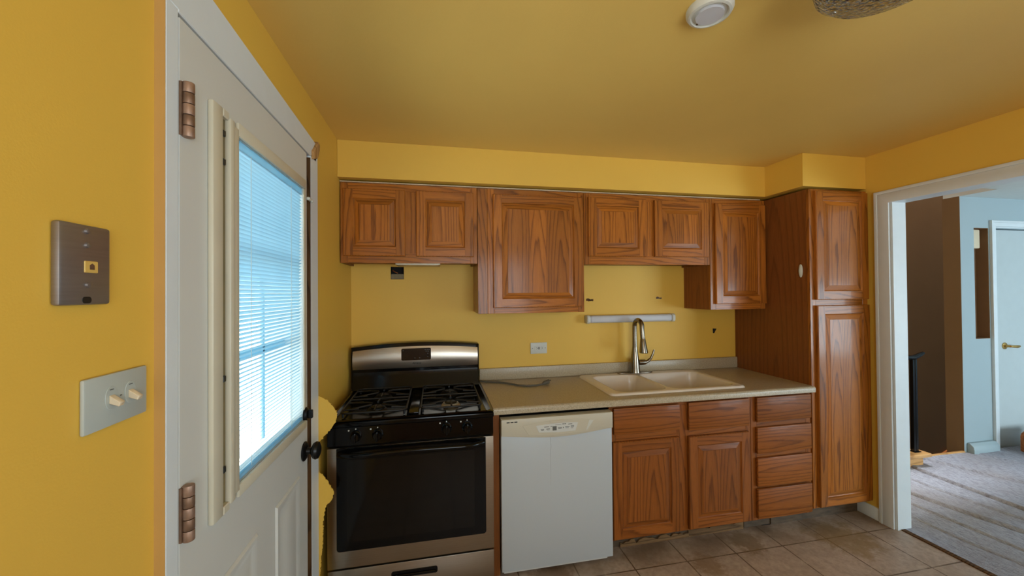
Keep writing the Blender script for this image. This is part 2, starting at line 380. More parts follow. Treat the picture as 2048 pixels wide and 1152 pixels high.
# white trim of the exterior door, its frame broken on the latch side
trim1 = MB()
trim1.box(.0005, .019, -1.7415, -1.704, FZ, 2.10, 0, .002)
trim1.prism([(-1.7415, 2.099), (-1.704, 2.099), (-1.704, 2.094), (-.79, 2.092), (-.768, 2.125), (-.768, 2.172), (-1.7415, 2.222)], 'x', .0005, .019, 0, .002)
trim1 = struct(trim1.build('trim_1', M['white_trim']), 'white casing around the exterior door')
b = MB().box(0, .0185, -1.7425, -1.7416, FZ, 2.22); b.build('painted_edge', M['edge_paint'], trim1)
b = MB().prism([(-.862, FZ), (-.762, FZ), (-.762, 2.150), (-.775, 2.165), (-.80, 2.135), (-.835, 2.112), (-.862, 2.095)], 'x', .001, .019, 0, .0015)
b.build('side_casing', M['white_trim'], trim1)
b = MB().box(.0005, .0187, -.8655, -.8622, FZ, 2.085)
b.build('split_gap_shade', M['rough_wood'], trim1)  # splintered edge, its dark colour standing in for the shaded door gap
b = MB().prism([(-.845, 2.085), (-.79, 2.108), (-.766, 2.150), (-.762, 2.176), (-.785, 2.184), (-.815, 2.150), (-.85, 2.118)], 'x', .004, .030, 0, .003)
b.build('splintered_end', M['raw_wood'], trim1)
b = MB()
b.box(-.036, -.03, -.925, -.8555, FZ, 2.089); b.box(-.03, 0, -.872, -.8555, FZ, 2.089)
zz = FZ
while zz < 2.06:   # ragged splinters along the broken jamb
    hh = random.uniform(.03, .12); d = random.uniform(.004, .016)
    b.prism([(-.872, zz), (-.872, zz+hh), (-.872-d*.3, zz+hh*.8), (-.872-d, zz+hh*.4)], 'x', -.03, random.uniform(-.012, .006)); zz += hh*.9
b.build('broken_jamb', M['rough_wood'], trim1)
b = MB().box(-.139, -.03, -1.704, -1.655, FZ, 2.089).box(-.139, -.03, -1.655, -.95, 2.045, 2.089).box(-.139, -.0365, -.9255, -.8555, FZ, 2.089).box(-.139, -.0302, -.95, -.9257, FZ, 2.089); b.build('outer_jamb', M['white_trim'], trim1)

# exterior door
b = MB(); y0, y1, g0, g1, gz0, gz1 = -1.702, -.916, -1.482, -.962, 1.018, 1.928
b.box(-.025, .02, y0, g0, .06, 2.084); b.box(-.025, .02, g1, y1, .06, 2.084); b.box(-.025, .02, g0, g1, .06, gz0); b.box(-.025, .02, g0, g1, gz1, 2.084)
door1 = struct(b.build('door_1', M['door_paint'], loc=(0, -1.70, .06)), 'white exterior door with a blind inside its window')
def raised_panel(mb, ya, yb, za, zb, x):
    rings = [(0, x+.0005), (.006, x+.007), (.016, x+.007), (.026, x+.001), (.040, x+.001), (.062, x+.008)]
    vs = []; fs = []
    for d, xx in rings:
        vs += [(xx, ya+d, za+d), (xx, yb-d, za+d), (xx, yb-d, zb-d), (xx, ya+d, zb-d)]
    for i in range(len(rings)-1):
        for k in range(4):
            k2 = (k+1) % 4; fs.append((i*4+k, i*4+k2, i*4+4+k2, i*4+4+k))
    fs.append(tuple(len(vs)-4+k for k in range(4))); mb.merge(vs, fs)
for ya, yb in ((-1.585, -1.365), (-1.235, -1.015)):
    b = MB(); raised_panel(b, ya, yb, .2, .825, .02); b.build('raised_panel', M['door_paint'], door1)
b = MB()
fz0, fz1 = .985, 1.965
b.box(.02, .033, -1.606, -1.563, fz0, fz1, 0, .004, 2); b.box(.02, .036, -1.536, -1.512, fz0+.012, fz1-.012, 0, .004, 2)
b.box(.02, .031, -1.512, g0, fz0+.02, fz1-.02, 0, .003, 2)
b.box(.02, .030, g0, -.950, gz1, fz1, 0, .004, 2); b.box(.02, .030, g0, -.950, fz0, gz0, 0, .004, 2); b.box(.02, .024, g1, -.936, gz0-.012, gz1+.012, 0, .0015, 2)
b.box(.02, .033, -1.563, -1.536, fz1-.02, fz1, 0, .002); b.box(.02, .033, -1.563, -1.536, fz0, fz0+.02, 0, .002)
wf = b.build('window_frame', M['cream'], door1)
b = MB().box(.0202, .0225, -1.563, -1.536, fz0+.02, fz1-.02); b.build('slider_channel', M['olive'], wf)
b = MB()
for z in (1.90, 1.83, 1.30, 1.08): b.box(.0225, .029, -1.556, -1.543, z, z+.016, 0, .002)
b.build('slider', M['black_metal'], wf)
b = MB().box(.0172, .0188, g0, g1, gz0, gz1); b.build('inner_pane', M['pane'], wf)
b = MB().box(-.0245, -.0225, g0, g1, gz0, gz1); b.build('outer_pane', M['pane'], wf)
b = MB()
for k in (1, 2): b.box(-.056, -.050, g0+(g1-g0)*k/3-.005, g0+(g1-g0)*k/3+.005, gz0, gz1)
for k in (1, 2): b.box(-.056, -.050, g0-.02, g1+.02, gz0+(gz1-gz0)*k/3-.012, gz0+(gz1-gz0)*k/3+.012)
b.build('muntin_grid', M['slat'], wf)
b = MB(); z = gz0+.02
while z < gz1-.028:      # thin curved slats, tilted nearly shut
    vs = []; n = 4
    for yy in (g0+.002, g1-.002):
        for i in range(n+1):
            u = i/n-.5; a = math.radians(42)
            dx = u*.0155*math.cos(a); dz = u*.0155*math.sin(a)+.0011*(1-4*u*u)
            vs.append((.0107+dx, yy, z+dz))
    b.merge(vs, [(i, i+1, n+2+i, n+1+i) for i in range(n)]); z += .0118
blind = b.build('blind', M['slat'], door1, smooth=60)
b = MB().box(.0045, .0168, g0+.001, g1-.001, gz1-.026, gz1-.001, 0, .001); b.box(.006, .0165, g0+.001, g1-.001, gz0+.001, gz0+.012, 0, .001); b.build('blind_rail', M['slat'], blind)
b = MB()
for yy in (-1.385, -1.075): b.tube([(.0168, yy, gz0+.01), (.0168, yy, gz1-.02)], .0009, 6)
b.build('ladder_cord', M['plastic_white'], blind)
def hinge(z0, z1):
    b = MB(); n = 5; h = (z1-z0)/n
    for i in range(n): b.lathe([(.0001, 0), (.0102, .001), (.0106, .002), (.0106, h-.002), (.0102, h-.0008), (.0001, h-.0005)], (.0305, -1.692, z0+i*h), 'z', 16, i % 2)
    b.box(.0192, .0240, -1.7035, -1.694, z0+.002, z1-.002, 1)
    return b.build('hinge', [M['bronze'], M['bronze_dark']], door1)
hinge(1.840, 1.955); hinge(1.007, 1.122)
b = MB().lathe([(.0001, 0), (.037, .0005), (.037, .004), (.030, .009), (.014, .011), (.012, .024), (.017, .028), (.029, .034), (.034, .044), (.031, .053), (.018, .059), (.0001, .060)], (.0202, -.956, .893), 'x', 28)
b.build('door_knob', M['black_metal'], door1)
b = MB().lathe([(.0001, 0), (.028, .0005), (.028, .006), (.022, .012), (.0001, .012)], (.0202, -.945, 1.035), 'x', 24); b.box(.032, .050, -.951, -.939, 1.018, 1.052, 0, .003)
b.build('deadbolt_turn', M['black_metal'], door1)
b = MB().box(.021, .034, -.925, -.885, 1.893, 1.906, 0, .004, 2).box(.026, .036, -.895, -.878, 1.890, 1.902, 0, .003); b.build('latch_clip', M['plastic_white'], door1)

# torn drywall beside the casing, standing out from the wall
def jag(pts, step=.004, amp=.003):
    out = []
    for i in range(len(pts)):
        a = Vector(pts[i]); c = Vector(pts[(i+1) % len(pts)]); n = max(1, int((c-a).length/step)) if not (a.x < .006 and c.x < .006) else 1
        for k in range(n):
            p = a.lerp(c, k/n)
            if k: p += Vector((random.uniform(-amp, amp), random.uniform(-amp, amp)))
            out.append((max(p.x, .0008), p.y))
    return out
for pts in ([(.001, 1.065), (.03, 1.052), (.056, 1.038), (.082, 1.004), (.097, .974), (.090, .936), (.056, .894), (.028, .862), (.001, .845)],
            [(.001, .745), (.026, .715), (.053, .682), (.081, .628), (.072, .592), (.049, .570), (.038, .518), (.033, .40), (.022, .26), (.001, .20)]):
    b = MB().prism(jag(pts), 'y', -.7600, -.7555); b.build('torn_drywall', M['wall'], wall_left)

# doorway trim
b = MB()
def u_casing(b, ya, yb, za, zb, w0, w1, d0, d1):   # mitred frame around an opening, ya > yb, as one band from w0 to w1
    pts = [(ya+w0, za), (ya+w1, za), (ya+w1, zb+w1), (yb-w1, zb+w1), (yb-w1, za), (yb-w0, za), (yb-w0, zb+w0), (ya+w0, zb+w0)]
    return pts
for (a0, a1, t) in ((0, .0595, .0170), (.060, .078, .0195)):
    b.prism(u_casing(b, DY0, DY1, FZ, DZ-.012, a0, a1, 0, 0), 'x', XR-t, XR-.0004, 0, .0022, 2)
trim2 = struct(b.build('trim_2', M['white_trim']), 'white moulded casing of the doorway')
b = MB().box(XR-.002, XR+.102, DY0-.012, DY0-.0004, FZ, DZ); b.box(XR-.002, XR+.102, DY1+.0004, DY1+.012, FZ, DZ); b.box(XR-.002, XR+.102, DY1+.012, DY0-.012, DZ-.012, DZ-.0004)
b.build('jamb', M['white_trim'], trim2)
b = MB().box(XR-.014, XR-.0004, -.674, -.5405, FZ, .125, 0, .004, 2); struct(b.build('baseboard_right', M['white_trim']))
b = MB().box(XR+.02, XR+.05, DY1+.02, DY0-.0125, FZ-.02, FZ+.006, 0, .002); struct(b.build('trim_3', M['rough_wood']), 'dark wooden threshold strip')

# ------------------------------------------------------------------ far room
FH = 2.341; WY = -.02; WX = 5.155
b = MB().box(XR+.05, 8.6, -4.5, WY, FZ-.1, FZ-.032).box(XR+.05, 8.6, WY, 0.0, FZ-.1, FZ-.032)
struct(b.build('floor_far', M['oak_floor']))
b = MB().box(XR+.101, WX+.01, -.0235, .0, FZ-.031, FZ+.012, 0, .006, 2, grain='X'); struct(b.build('trim_4', M['oak_floor']), 'oak nosing at the edge of the stairwell')
b = MB().box(XR+.101, 8.6, -4.5, -.255, FH, FH+.1).box(WX+.01, 8.6, -.255, WY+.12, FH, FH+.1)
struct(b.build('ceiling_far', M['far_ceil']))
nx0, nx1, nz0, nz1 = 5.318, 5.497, 1.052, 2.061; dx0, dx1, dz = 5.575, 6.40, 2.06
b = MB()
b.box(WX, nx0, WY, WY+.12, FZ-.032, FH-.001); b.box(nx0, nx1, WY, WY+.12, nz1, FH-.001); b.box(nx0, nx1, WY, WY+.12, FZ-.032, nz0); b.box(nx1, dx0, WY, WY+.12, FZ-.032, FH-.001)
b.box(dx0, dx1, WY, WY+.12, dz, FH-.001); b.box(dx1, 8.6, WY, WY+.12, FZ-.032, FH-.001)
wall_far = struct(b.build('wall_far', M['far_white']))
b = MB().box(WX-.003, WX-.0003, WY+.0003, WY+.12, FZ-.032, FH-.001); b.build('wall_end', M['stair_brown'], wall_far)
b = MB().box(nx0+.0003, nx0+.003, WY+.002, WY+.085, nz0, nz1).box(nx1-.003, nx1-.0003, WY+.002, WY+.085, nz0, nz1).box(nx0+.003, nx1-.003, WY+.002, WY+.085, nz0+.0003, nz0+.003).box(nx0+.003, nx1-.003, WY+.002, WY+.085, nz1-.003, nz1-.0003); b.build('niche_lining', M['niche_brown'], wall_far)
b = MB().box(nx0, nx1, WY+.085, WY+.1195, nz0, nz1); b.build('niche_back', M['niche_brown'], wall_far)
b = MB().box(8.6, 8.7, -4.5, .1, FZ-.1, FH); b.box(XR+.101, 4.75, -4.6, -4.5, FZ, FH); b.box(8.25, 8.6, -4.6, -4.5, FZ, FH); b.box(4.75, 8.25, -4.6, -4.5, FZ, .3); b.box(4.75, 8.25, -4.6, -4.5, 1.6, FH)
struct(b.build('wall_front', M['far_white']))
b = MB().box(3.0, 8.6, .95, 1.05, -2.6, 7.6); wall_st = struct(b.build('wall_stairwell', M['stair_brown']))
b = MB().box(XR+.0, XR+.1, .141, .95, -2.6, 7.6).box(8.6, 8.7, .1, 1.0, -2.6, 7.6).box(XR, 8.7, -.36, 1.05, 7.6, 7.7).box(XR, 8.7, -.02, 1.05, -2.7, -2.6).box(XR, 8.7, -.02, -.001, -2.6, FZ-.1005).box(XR, 8.7, -.36, -.256, FH+.1005, 7.6).box(XR, XR+.1, -.256, .141, FH+.1005, 7.6).box(8.6, 8.7, -.256, .1, FH+.1005, 7.6); struct(b.build('wall_upper', M['stair_brown']))
b = MB().prism([(5.2, -1.19), (6.46, -.498), (6.87, -.353), (7.3, -.2), (7.3, -.52), (6.90, -.66), (6.3, -.86), (5.2, -1.44)], 'y', .93, .9495); b.build('skirt_board', M['stain_wood'], wall_st)
# door in the white wall
b = MB()
for (a0, a1, t) in ((0, .0115, .010), (.012, .0495, .018), (.050, .066, .022)):
    b.prism(u_casing(b, dx1+.004, dx0-.004, FZ, dz+.004, a0, a1, 0, 0), 'y', WY-t, WY-.0004, 0, .002, 2)
trim5 = struct(b.build('trim_5', M['white_trim']), 'white casing of the far door')
b = MB().box(dx0, dx0+.012, WY, WY+.12, FZ, dz).box(dx0+.012, dx0+.05, WY+.075, WY+.12, FZ, dz).box(dx0, dx1, WY+.075, WY+.12, dz-.03, dz); b.build('jamb', M['stair_brown'], trim5)
b = MB().box(dx0+.050, dx1-.004, WY+.03, WY+.068, FZ-.03, dz-.006, 0, .002)
door2 = struct(b.build('door_2', M['far_door'], loc=(dx1, WY+.05, FZ)), 'white door in the far white wall')
b = MB().lathe([(.0001, 0), (.031, .001), (.031, .006), (.012, .010), (.011, .040), (.0001, .041)], (5.728, WY+.03, .972), (Vector((1, 0, 0)), Vector((0, 0, 1)), Vector((0, -1, 0))), 20)
b.tube([(5.728, WY-.008, .972), (5.76, WY-.014, .970), (5.80, WY-.016, .968), (5.835, WY-.012, .970)], [.009, .012, .014, .010], 12)
b.build('door_handle', M['brass'], door2)
b = MB()
prof = [(WY-.0004, FZ-.03), (WY-.0004, FZ+.085), (WY-.02, FZ+.085), (WY-.045, FZ+.06), (WY-.05, FZ+.03), (WY-.05, FZ-.03)]
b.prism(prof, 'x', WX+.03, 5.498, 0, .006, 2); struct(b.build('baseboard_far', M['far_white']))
b = MB().box(5.327, 5.432, WY+.02, WY+.0845, 1.876, 2.048, 0, .008, 2).box(5.345, 5.414, WY+.0185, WY+.02, 1.90, 1.915)
tag(b.build('door_chime', M['plastic_ivory']), 'cream chime box hung at the top of the brown wall niche', 'chime box')
# stair step and railing
b = MB().box(3.55, 4.50, -.13, -.055, FZ-.032, .118, 0, .002, 1, 'X')
step = struct(b.build('stair_step', M['oak_floor']), 'bottom oak stair step beyond the doorway')
b = MB().box(3.55, 4.545, -.165, -.050, .118, .150, 0, .010, 3, 'X'); b.build('tread', M['oak_floor'], step)
rail = empty('stair_railing', (4.47, -.10, .15), 'black metal stair railing standing on the oak step past the doorway', 'railing')
b = MB().box(4.455, 4.480, -.115, -.09, .15, .92, 0, .003).box(4.430, 4.452, -.115, -.09, .15, .92, 0, .002); b.build('post', M['black_gloss'], rail)
b = MB().tube([(4.30, -.10, .965), (4.40, -.10, .935), (4.47, -.10, .935), (4.53, -.10, .955), (4.57, -.10, .968)], [.018, .018, .02, .018, .012], 12); b.build('handrail', M['black_gloss'], rail)
b = MB().box(4.425, 4.49, -.125, -.08, .15, .156); b.build('foot_plate', M['black_gloss'], rail)
b = MB().prism([(5.575, .071), (5.575, .205), (5.59, .232), (5.62, .245), (5.98, .245), (5.98, .071)], 'y', -.27, -.15, 0, .006, 2, 'X')
tag(b.build('wooden_block', M['stain_wood']), 'brown wooden block with a rounded corner before the far white door', 'wood block')
# rumpled carpet
folds = [((4.63, -.03), (4.95, -.75), .022), ((4.36, -.18), (4.28, -1.3), .030), ((3.84, -.40), (4.06, -1.35), .026), ((3.70, -.48), (3.74, -1.2), .010), ((4.10, -.28), (4.16, -.9), .010), ((5.25, -.14), (5.5, -.9), .014), ((3.52, -.75), (3.6, -1.4), .007)]
cx0, cx1, cy0, cy1 = XR+.052, 8.55, -4.4, -.024
def carpet_pt(u, v):
    x = cx0+(cx1-cx0)*u**1.35; y = cy1+(cy0-cy1)*v**1.6
    z = FZ+.004+.003*math.sin(x*7+y*3)*math.sin(y*9-x*2)
    for (a, c, h) in folds:
        ax, ay = a; dx, dy = c[0]-ax, c[1]-ay; L = math.hypot(dx, dy)
        tt = ((x-ax)*dx+(y-ay)*dy)/L; d = ((x-ax)*-dy+(y-ay)*dx)/L+.010*math.sin(tt*8)
        e = max(0, min(1, (tt+.2)/.25))*max(0, min(1, (L+.5-tt)/.5))
        z += e*h*(.42*math.exp(-((d-.010)/(.05 if d > .010 else .008))**2)-1.0*math.exp(-((d+.007)/.008)**2))
    edge = min(1, (x-cx0)/.06)
    return (x, y, max(z*edge+(FZ+.004)*(1-edge), FZ-.028))
b = MB().grid(carpet_pt, 560, 64)
tag(b.build('carpet', M['carpet'], smooth=80), 'rumpled grey and brown carpet beyond the doorway', 'carpet')

# outdoors behind the exterior door
b = MB().box(-30, -.6, -25, 25, -.35, -.15); struct(b.build('ground', M['ext']))
b = MB().box(-2.3, -.16, -3.4, 1.0, 2.25, 2.33); struct(b.build('added_shade_roof', M['ext_dark']))  # added roof that darkens the upper door window and keeps sun off it

# ------------------------------------------------------------------ cabinets
def panel_door(x0, x1, z0, z1, yb, parent, name='door', mat='oak', fr=.053, t=.020, raised=True):
    b = MB(); yf = yb-t
    c = .004
    # slab body (edges)
    ring = lambda d, y: [(x0+d, y, z0+d), (x1-d, y, z0+d), (x1-d, y, z1-d), (x0+d, y, z1-d)]
    vs = ring(0, yb)+ring(0, yf+c)+ring(c, yf)
    fs = [(i*4+k, i*4+(k+1) % 4, i*4+4+(k+1) % 4, i*4+4+k) for i in range(2) for k in range(4)]+[(0, 1, 2, 3)]
    b.merge(vs, fs)
    f = fr
    Q = lambda xa, xb, za, zb, g: b.merge([(xa, yf, za), (xb, yf, za), (xb, yf, zb), (xa, yf, zb)], [(0, 1, 2, 3)], 0, g)
    Q(x0+c, x0+f, z0+c, z1-c, 'Z'); Q(x1-f, x1-c, z0+c, z1-c, 'Z')
    Q(x0+f, x1-f, z1-f, z1-c, 'X'); Q(x0+f, x1-f, z0+c, z0+f, 'X')
    def band(d0, ya, d1, yc):
        a = ring(d0, ya); e = ring(d1, yc)
        for k in range(4):
            k2 = (k+1) % 4; b.merge([a[k], a[k2], e[k2], e[k]], [(0, 1, 2, 3)], 0, 'X' if k in (0, 2) else 'Z')
    band(f, yf, f+.005, yf+.007); band(f+.005, yf+.007, f+.008, yf+.0085)
    band(f+.008, yf+.0085, f+.036, yf+.0015); band(f+.036, yf+.0015, f+.0365, yf+.0005)
    e = f+.0365
    # field glued up from two or three boards
    n = 1 if x1-x0-2*e < .17 else (2 if x1-x0 < .42 else 3)
    w = (x1-x0-2*e)/n
    cuts = [x0+e]+[x0+e+w*(i+1)+random.uniform(-.03, .03) for i in range(n-1)]+[x1-e]
    for i in range(n):
        b.merge([(cuts[i], yf+.0005, z0+e), (cuts[i+1], yf+.0005, z0+e), (cuts[i+1], yf+.0005, z1-e), (cuts[i], yf+.0005, z1-e)], [(0, 1, 2, 3)], 0, 'Z')
    return b.build(name, M[mat], parent, smooth=20)
def face_frame(b, x0, x1, z0, z1, yf, t, stiles, rails):
    """stiles: (xa, xb); rails: (xa, xb, za, zb)"""
    for xa, xb in stiles: b.box(xa, xb, yf, yf+t, z0, z1, 0, .0012)
    for xa, xb, za, zb in rails: b.box(xa, xb, yf+.0003, yf+t, za, zb, 0, .001, 1, 'X')
UY = -.289; UT = 2.145
def upper(name, x0, x1, z0, label, doors, mid=None, filler=None):
    t = empty(name, ((x0+x1)/2, -.15, z0), label, 'cabinet')
    b = MB(); xs = x0 if filler is None else filler
    b.box(xs+.001, xs+.016, UY+.019, -.002, z0, UT, 0, 0, 1, 'S'); b.box(x1-.016, x1-.001, UY+.019, -.002, z0, UT, 0, 0, 1, 'S')
    b.box(xs+.016, x1-.016, UY+.019, -.002, z0+.014, z0+.028, 0, 0, 1, 'X'); b.box(xs+.016, x1-.016, UY+.019, -.002, UT-.015, UT, 0, 0, 1, 'X'); b.box(xs+.016, x1-.016, -.012, -.002, z0+.028, UT-.015)
    b.build('carcass', M['oak_side'], t)
    b = MB(); sw = .042
    st = [(xs+.0008, xs+sw), (x1-sw, x1-.0008)]
    if mid: st.append((mid-.036, mid+.036))
    face_frame(b, xs, x1, z0, UT, UY, .019, st[:2], [(xs+sw, x1-sw, z0, z0+.058), (xs+sw, x1-sw, UT-.042, UT)])
    if mid: b.box(mid-.036, mid+.036, UY+.0002, UY+.019, z0+.058, UT-.042)
    b.build('face_frame', M['oak'], t)
    for (a, c, d, e) in doors: panel_door(a, c, d, e, UY-.0005, t)
    return t
upA = upper('wall_cabinet', .004, .781, 1.686, 'oak two-door wall cabinet in the corner above the black range', [(.022, .361, 1.725, 2.108), (.423, .758, 1.725, 2.110)], mid=.392)
b = MB().box(.30, .56, -.262, -.10, 1.680, 1.700, 0, .001).box(.31, .55, -.255, -.245, 1.678, 1.681); b.build('vent_plate', M['alu'], upA)
upB = upper('wall_cabinet', .783, 1.4646, 1.3815, 'tallest oak wall cabinet with one large door, left of the sink', [(.876, 1.446, 1.417, 2.110)], filler=.843)
b = MB().box(.7835, .8432, UY+.0006, UY+.021, 1.3815, UT, 0, .0012); b.box(.7835, .843, UY+.021, -.002, 1.383, UT, 0, 0, 1, 'S'); b.build('filler_strip', M['oak'], upB)
upC = upper('wall_cabinet', 1.4656, 2.3812, 1.686, 'short oak two-door wall cabinet hung over the sink', [(1.491, 1.894, 1.736, 2.116), (1.957, 2.359, 1.738, 2.114)], mid=1.925)
upD = upper('wall_cabinet', 2.3822, 2.824, 1.379, 'narrow oak wall cabinet with one tall door beside the pantry', [(2.414, 2.816, 1.418, 2.110)])
b = MB().box(.004, 2.78, UY-.012, UY+.004, UT+.001, UT+.006, 0, .001); b.build('caulk_strip', M['plastic_ivory'], ceiling)

# pantry
PX, PY, PB = 2.8265, -.6185, .150
pan = empty('pantry_cabinet', (3.05, -.3, FZ), 'full-height oak pantry cabinet with two stacked doors by the doorway', 'cabinet')
b = MB().box(PX, PX+.018, PY+.019, -.002, PB, UT, 0, 0, 1, 'S'); b.build('side_panel', M['oak_side'], pan)
b = MB().box(PX+.018, XR-.002, PY+.019, -.002, PB, PB+.018).box(PX+.018, XR-.002, PY+.019, -.002, UT-.018, UT).box(XR-.018, XR-.002, PY+.019, -.002, PB+.018, UT-.018).box(PX+.018, XR-.018, -.02, -.002, PB+.018, UT-.018)
b.build('carcass', M['oak_side'], pan)
b = MB(); face_frame(b, PX, XR, PB, UT, PY, .019, [(PX, PX+.04), (XR-.042, XR-.002)], [(PX+.04, XR-.042, PB, PB+.03), (PX+.04, XR-.042, UT-.03, UT), (PX+.04, XR-.042, 1.40, 1.46)])
b.build('face_frame', M['oak'], pan)
panel_door(PX+.032, 3.263, 1.448, 2.130, PY-.0005, pan); panel_door(PX+.034, 3.266, .160, 1.412, PY-.0005, pan)
b = MB().box(PX+.002, XR-.016, -.545, -.527, FZ, PB).box(PX+.002, PX+.02, -.527, -.002, FZ, PB); b.build('toe_kick', M['dirt'], pan)
b = MB().lathe([(.0001, 0), (.026, .0005), (.026, .004), (.018, .009), (.008, .013), (.0001, .0135)], (0, 0, 0), 'x', 24)
for v in b.bm.verts: v.co = Vector((PX-.0005-v.co.x, v.co.y*.52-.560, v.co.z*1.62+1.633))
tag(b.build('hook_base', M['plastic_white']), 'oval white hook base stuck on the pantry side panel', 'hook')

# base cabinets
BY, BT = -.610, .8785
def base(name, x0, x1, z0, label):
    t = empty(name, ((x0+x1)/2, -.3, FZ), label, 'cabinet')
    b = MB().box(x0, x0+.016, BY+.019, -.002, z0, BT-.04, 0, 0, 1, 'S').box(x1-.016, x1, BY+.019, -.002, z0, BT-.04, 0, 0, 1, 'S').box(x0+.016, x1-.016, BY+.019, -.002, z0, z0+.016).box(x0+.016, x1-.016, -.012, -.002, z0+.016, .70)
    b.build('carcass', M['oak_side'], t); return t
def slab_front(x0, x1, z0, z1, parent, mat='oak_low', name='drawer'):
    b = MB().box(x0, x1, BY-.0205, BY-.0005, z0, z1, 0, .005, 2, 'X'); return b.build(name, M[mat], parent)
sb = base('base_cabinet', 1.472, 2.387, .125, 'oak base cabinet with two worn doors under the sink')
b = MB(); face_frame(b, 1.472, 2.387, .125, BT, BY, .019, [(1.472, 1.512), (2.352, 2.387)], [(1.512, 2.352, .125, .155), (1.512, 2.352, BT-.028, BT), (1.512, 2.352, .655, .735)])
b.box(1.888, 1.968, BY+.0002, BY+.019, .155, BT-.028); b.build('face_frame', M['oak_low'], sb)
slab_front(1.493, 1.901, .716, .862, sb, name='drawer_front'); slab_front(1.958, 2.364, .704, .866, sb, name='drawer_front')
panel_door(1.486, 1.896, .137, .675, BY-.0005, sb, mat='oak_low'); panel_door(1.957, 2.361, .137, .670, BY-.0005, sb, mat='oak_low')
b = MB().box(1.474, 2.385, -.545, -.527, FZ, .125); b.build('toe_kick', M['dirt'], sb)
def ragged(xa, xb, za, zb, n):
    top = []
    for i in range(n+1):
        x = xa+(xb-xa)*i/n; top.append((x, za+(zb-za)*random.uniform(.25, 1.0)))
    return [(xa, FZ), (xb, FZ)]+top[::-1]
b = MB().prism(ragged(1.56, 2.0, FZ, .085, 26), 'y', -.556, -.5458, grain='X').prism(ragged(2.0, 2.38, FZ+.02, .115, 16), 'y', -.553, -.5458, grain='X'); b.build('broken_kick_board', M['dirty_wood'], sb)
db = base('drawer_cabinet', 2.389, 2.824, .125, 'oak base cabinet with a stack of four drawers, left of the pantry')
b = MB(); face_frame(b, 2.389, 2.824, .125, BT, BY, .019, [(2.389, 2.430), (2.784, 2.824)], [(2.43, 2.784, a, c) for a, c in ((.125, .155), (.305, .345), (.495, .54), (.675, .73), (BT-.028, BT))])
b.build('face_frame', M['oak_low'], db)
for a, c in ((.718, .866), (.529, .686), (.332, .503), (.142, .318)): slab_front(2.417, 2.809, a, c, db)
b = MB().box(2.391, 2.822, -.545, -.527, FZ, .125).box(2.58, 2.82, -.552, -.5455, FZ, .118); b.build('toe_kick', M['dirt'], db)
b = MB().box(.8185, .8515, -.628, -.002, FZ, BT, 0, .001, 1, 'S'); tag(b.build('end_panel', M['oak_side']), 'narrow brown wood end panel between the range and the dishwasher', 'panel')

# ------------------------------------------------------------------ countertop with backsplash
CT = .914
ct = empty('countertop', (1.83, -.3, .8795), 'speckled beige laminate countertop with backsplash', 'countertop')
hx0, hx1, hy0, hy1 = 1.545, 2.375, -.545, -.085
def rolled(x0, x1):
    n = 5; p = [(-.60, .8795), (-.645, .8795)]
    for k in range(n+1):
        a = PI-PI/2*k/n; p.append((-.6315+.0140*math.cos(a), .900+.014*math.sin(a)))
    p += [(-.60, CT)]
    return p
b = MB(); b.prism(rolled(0, 0), 'x', .8185, 2.8255)
b.box(.8185, hx0, -.60, -.003, .8795, CT); b.box(hx1, 2.8255, -.60, -.003, .8795, CT); b.box(hx0, hx1, -.60, hy0, .8795, CT); b.box(hx0, hx1, hy1, -.003, .8795, CT)
b.build('worktop', M['counter'], ct)
b = MB().box(.8185, 2.8255, -.0235, -.003, CT, .9955, 0, .005, 2); b.build('backsplash', M['counter'], ct)

# sink: one continuous moulded surface
sx0, sx1, sy0, sy1 = 1.508, 2.408, -.572, -.042
bowls = [(1.585, 1.885, -.520, -.130, .045, .15), (1.935, 2.352, -.520, -.130, .05, .17)]
def sd(x, y, x0, x1, y0, y1, r):
    qx = abs(x-(x0+x1)/2)-(x1-x0)/2+r; qy = abs(y-(y0+y1)/2)-(y1-y0)/2+r
    return math.hypot(max(qx, 0), max(qy, 0))+min(max(qx, qy), 0)-r
def sink_pt(u, v):
    x = sx0+(sx1-sx0)*u; y = sy0+(sy1-sy0)*v
    cx, cy = (sx0+sx1)/2, (sy0+sy1)/2
    # round the outer corners
    r = .035
    qx = abs(x-cx)-((sx1-sx0)/2-r); qy = abs(y-cy)-((sy1-sy0)/2-r)
    if qx > 0 and qy > 0:
        m = max(qx, qy); L = math.hypot(qx, qy); k = m/L
        x = cx+math.copysign((sx1-sx0)/2-r+qx*k, x-cx); y = cy+math.copysign((sy1-sy0)/2-r+qy*k, y-cy)
    e = -sd(x, y, sx0, sx1, sy0, sy1, r)
    z = CT+.0006+.011*min(1, math.sqrt(max(0, min(1, e/.012))))
    for (a, c, d, f, rr, dep) in bowls:
        s = -sd(x, y, a, c, d, f, rr)
        if s > -.014:
            k = max(0, min(1, (s+.014)/.042)); k = k*k*(3-2*k)
            z -= k*dep+max(0, min(1, (s-.028)/.15))*.015
    return (x, y, z)
b = MB().grid(sink_pt, 150, 100)
sink = tag(b.build('kitchen_sink', M['sink'], smooth=80, loc=(1.958, -.307, CT)), 'almond double-bowl drop-in sink in the countertop', 'sink')
for (a, c, d, f, rr, dep) in bowls:
    b = MB().lathe([(.0001, 0), (.04, 0), (.042, .003), (.03, .004), (.0001, .002)], ((a+c)/2, (d+f)/2, CT+.011-dep-.0145), 'z', 24); b.build('drain', M['nickel'], sink)

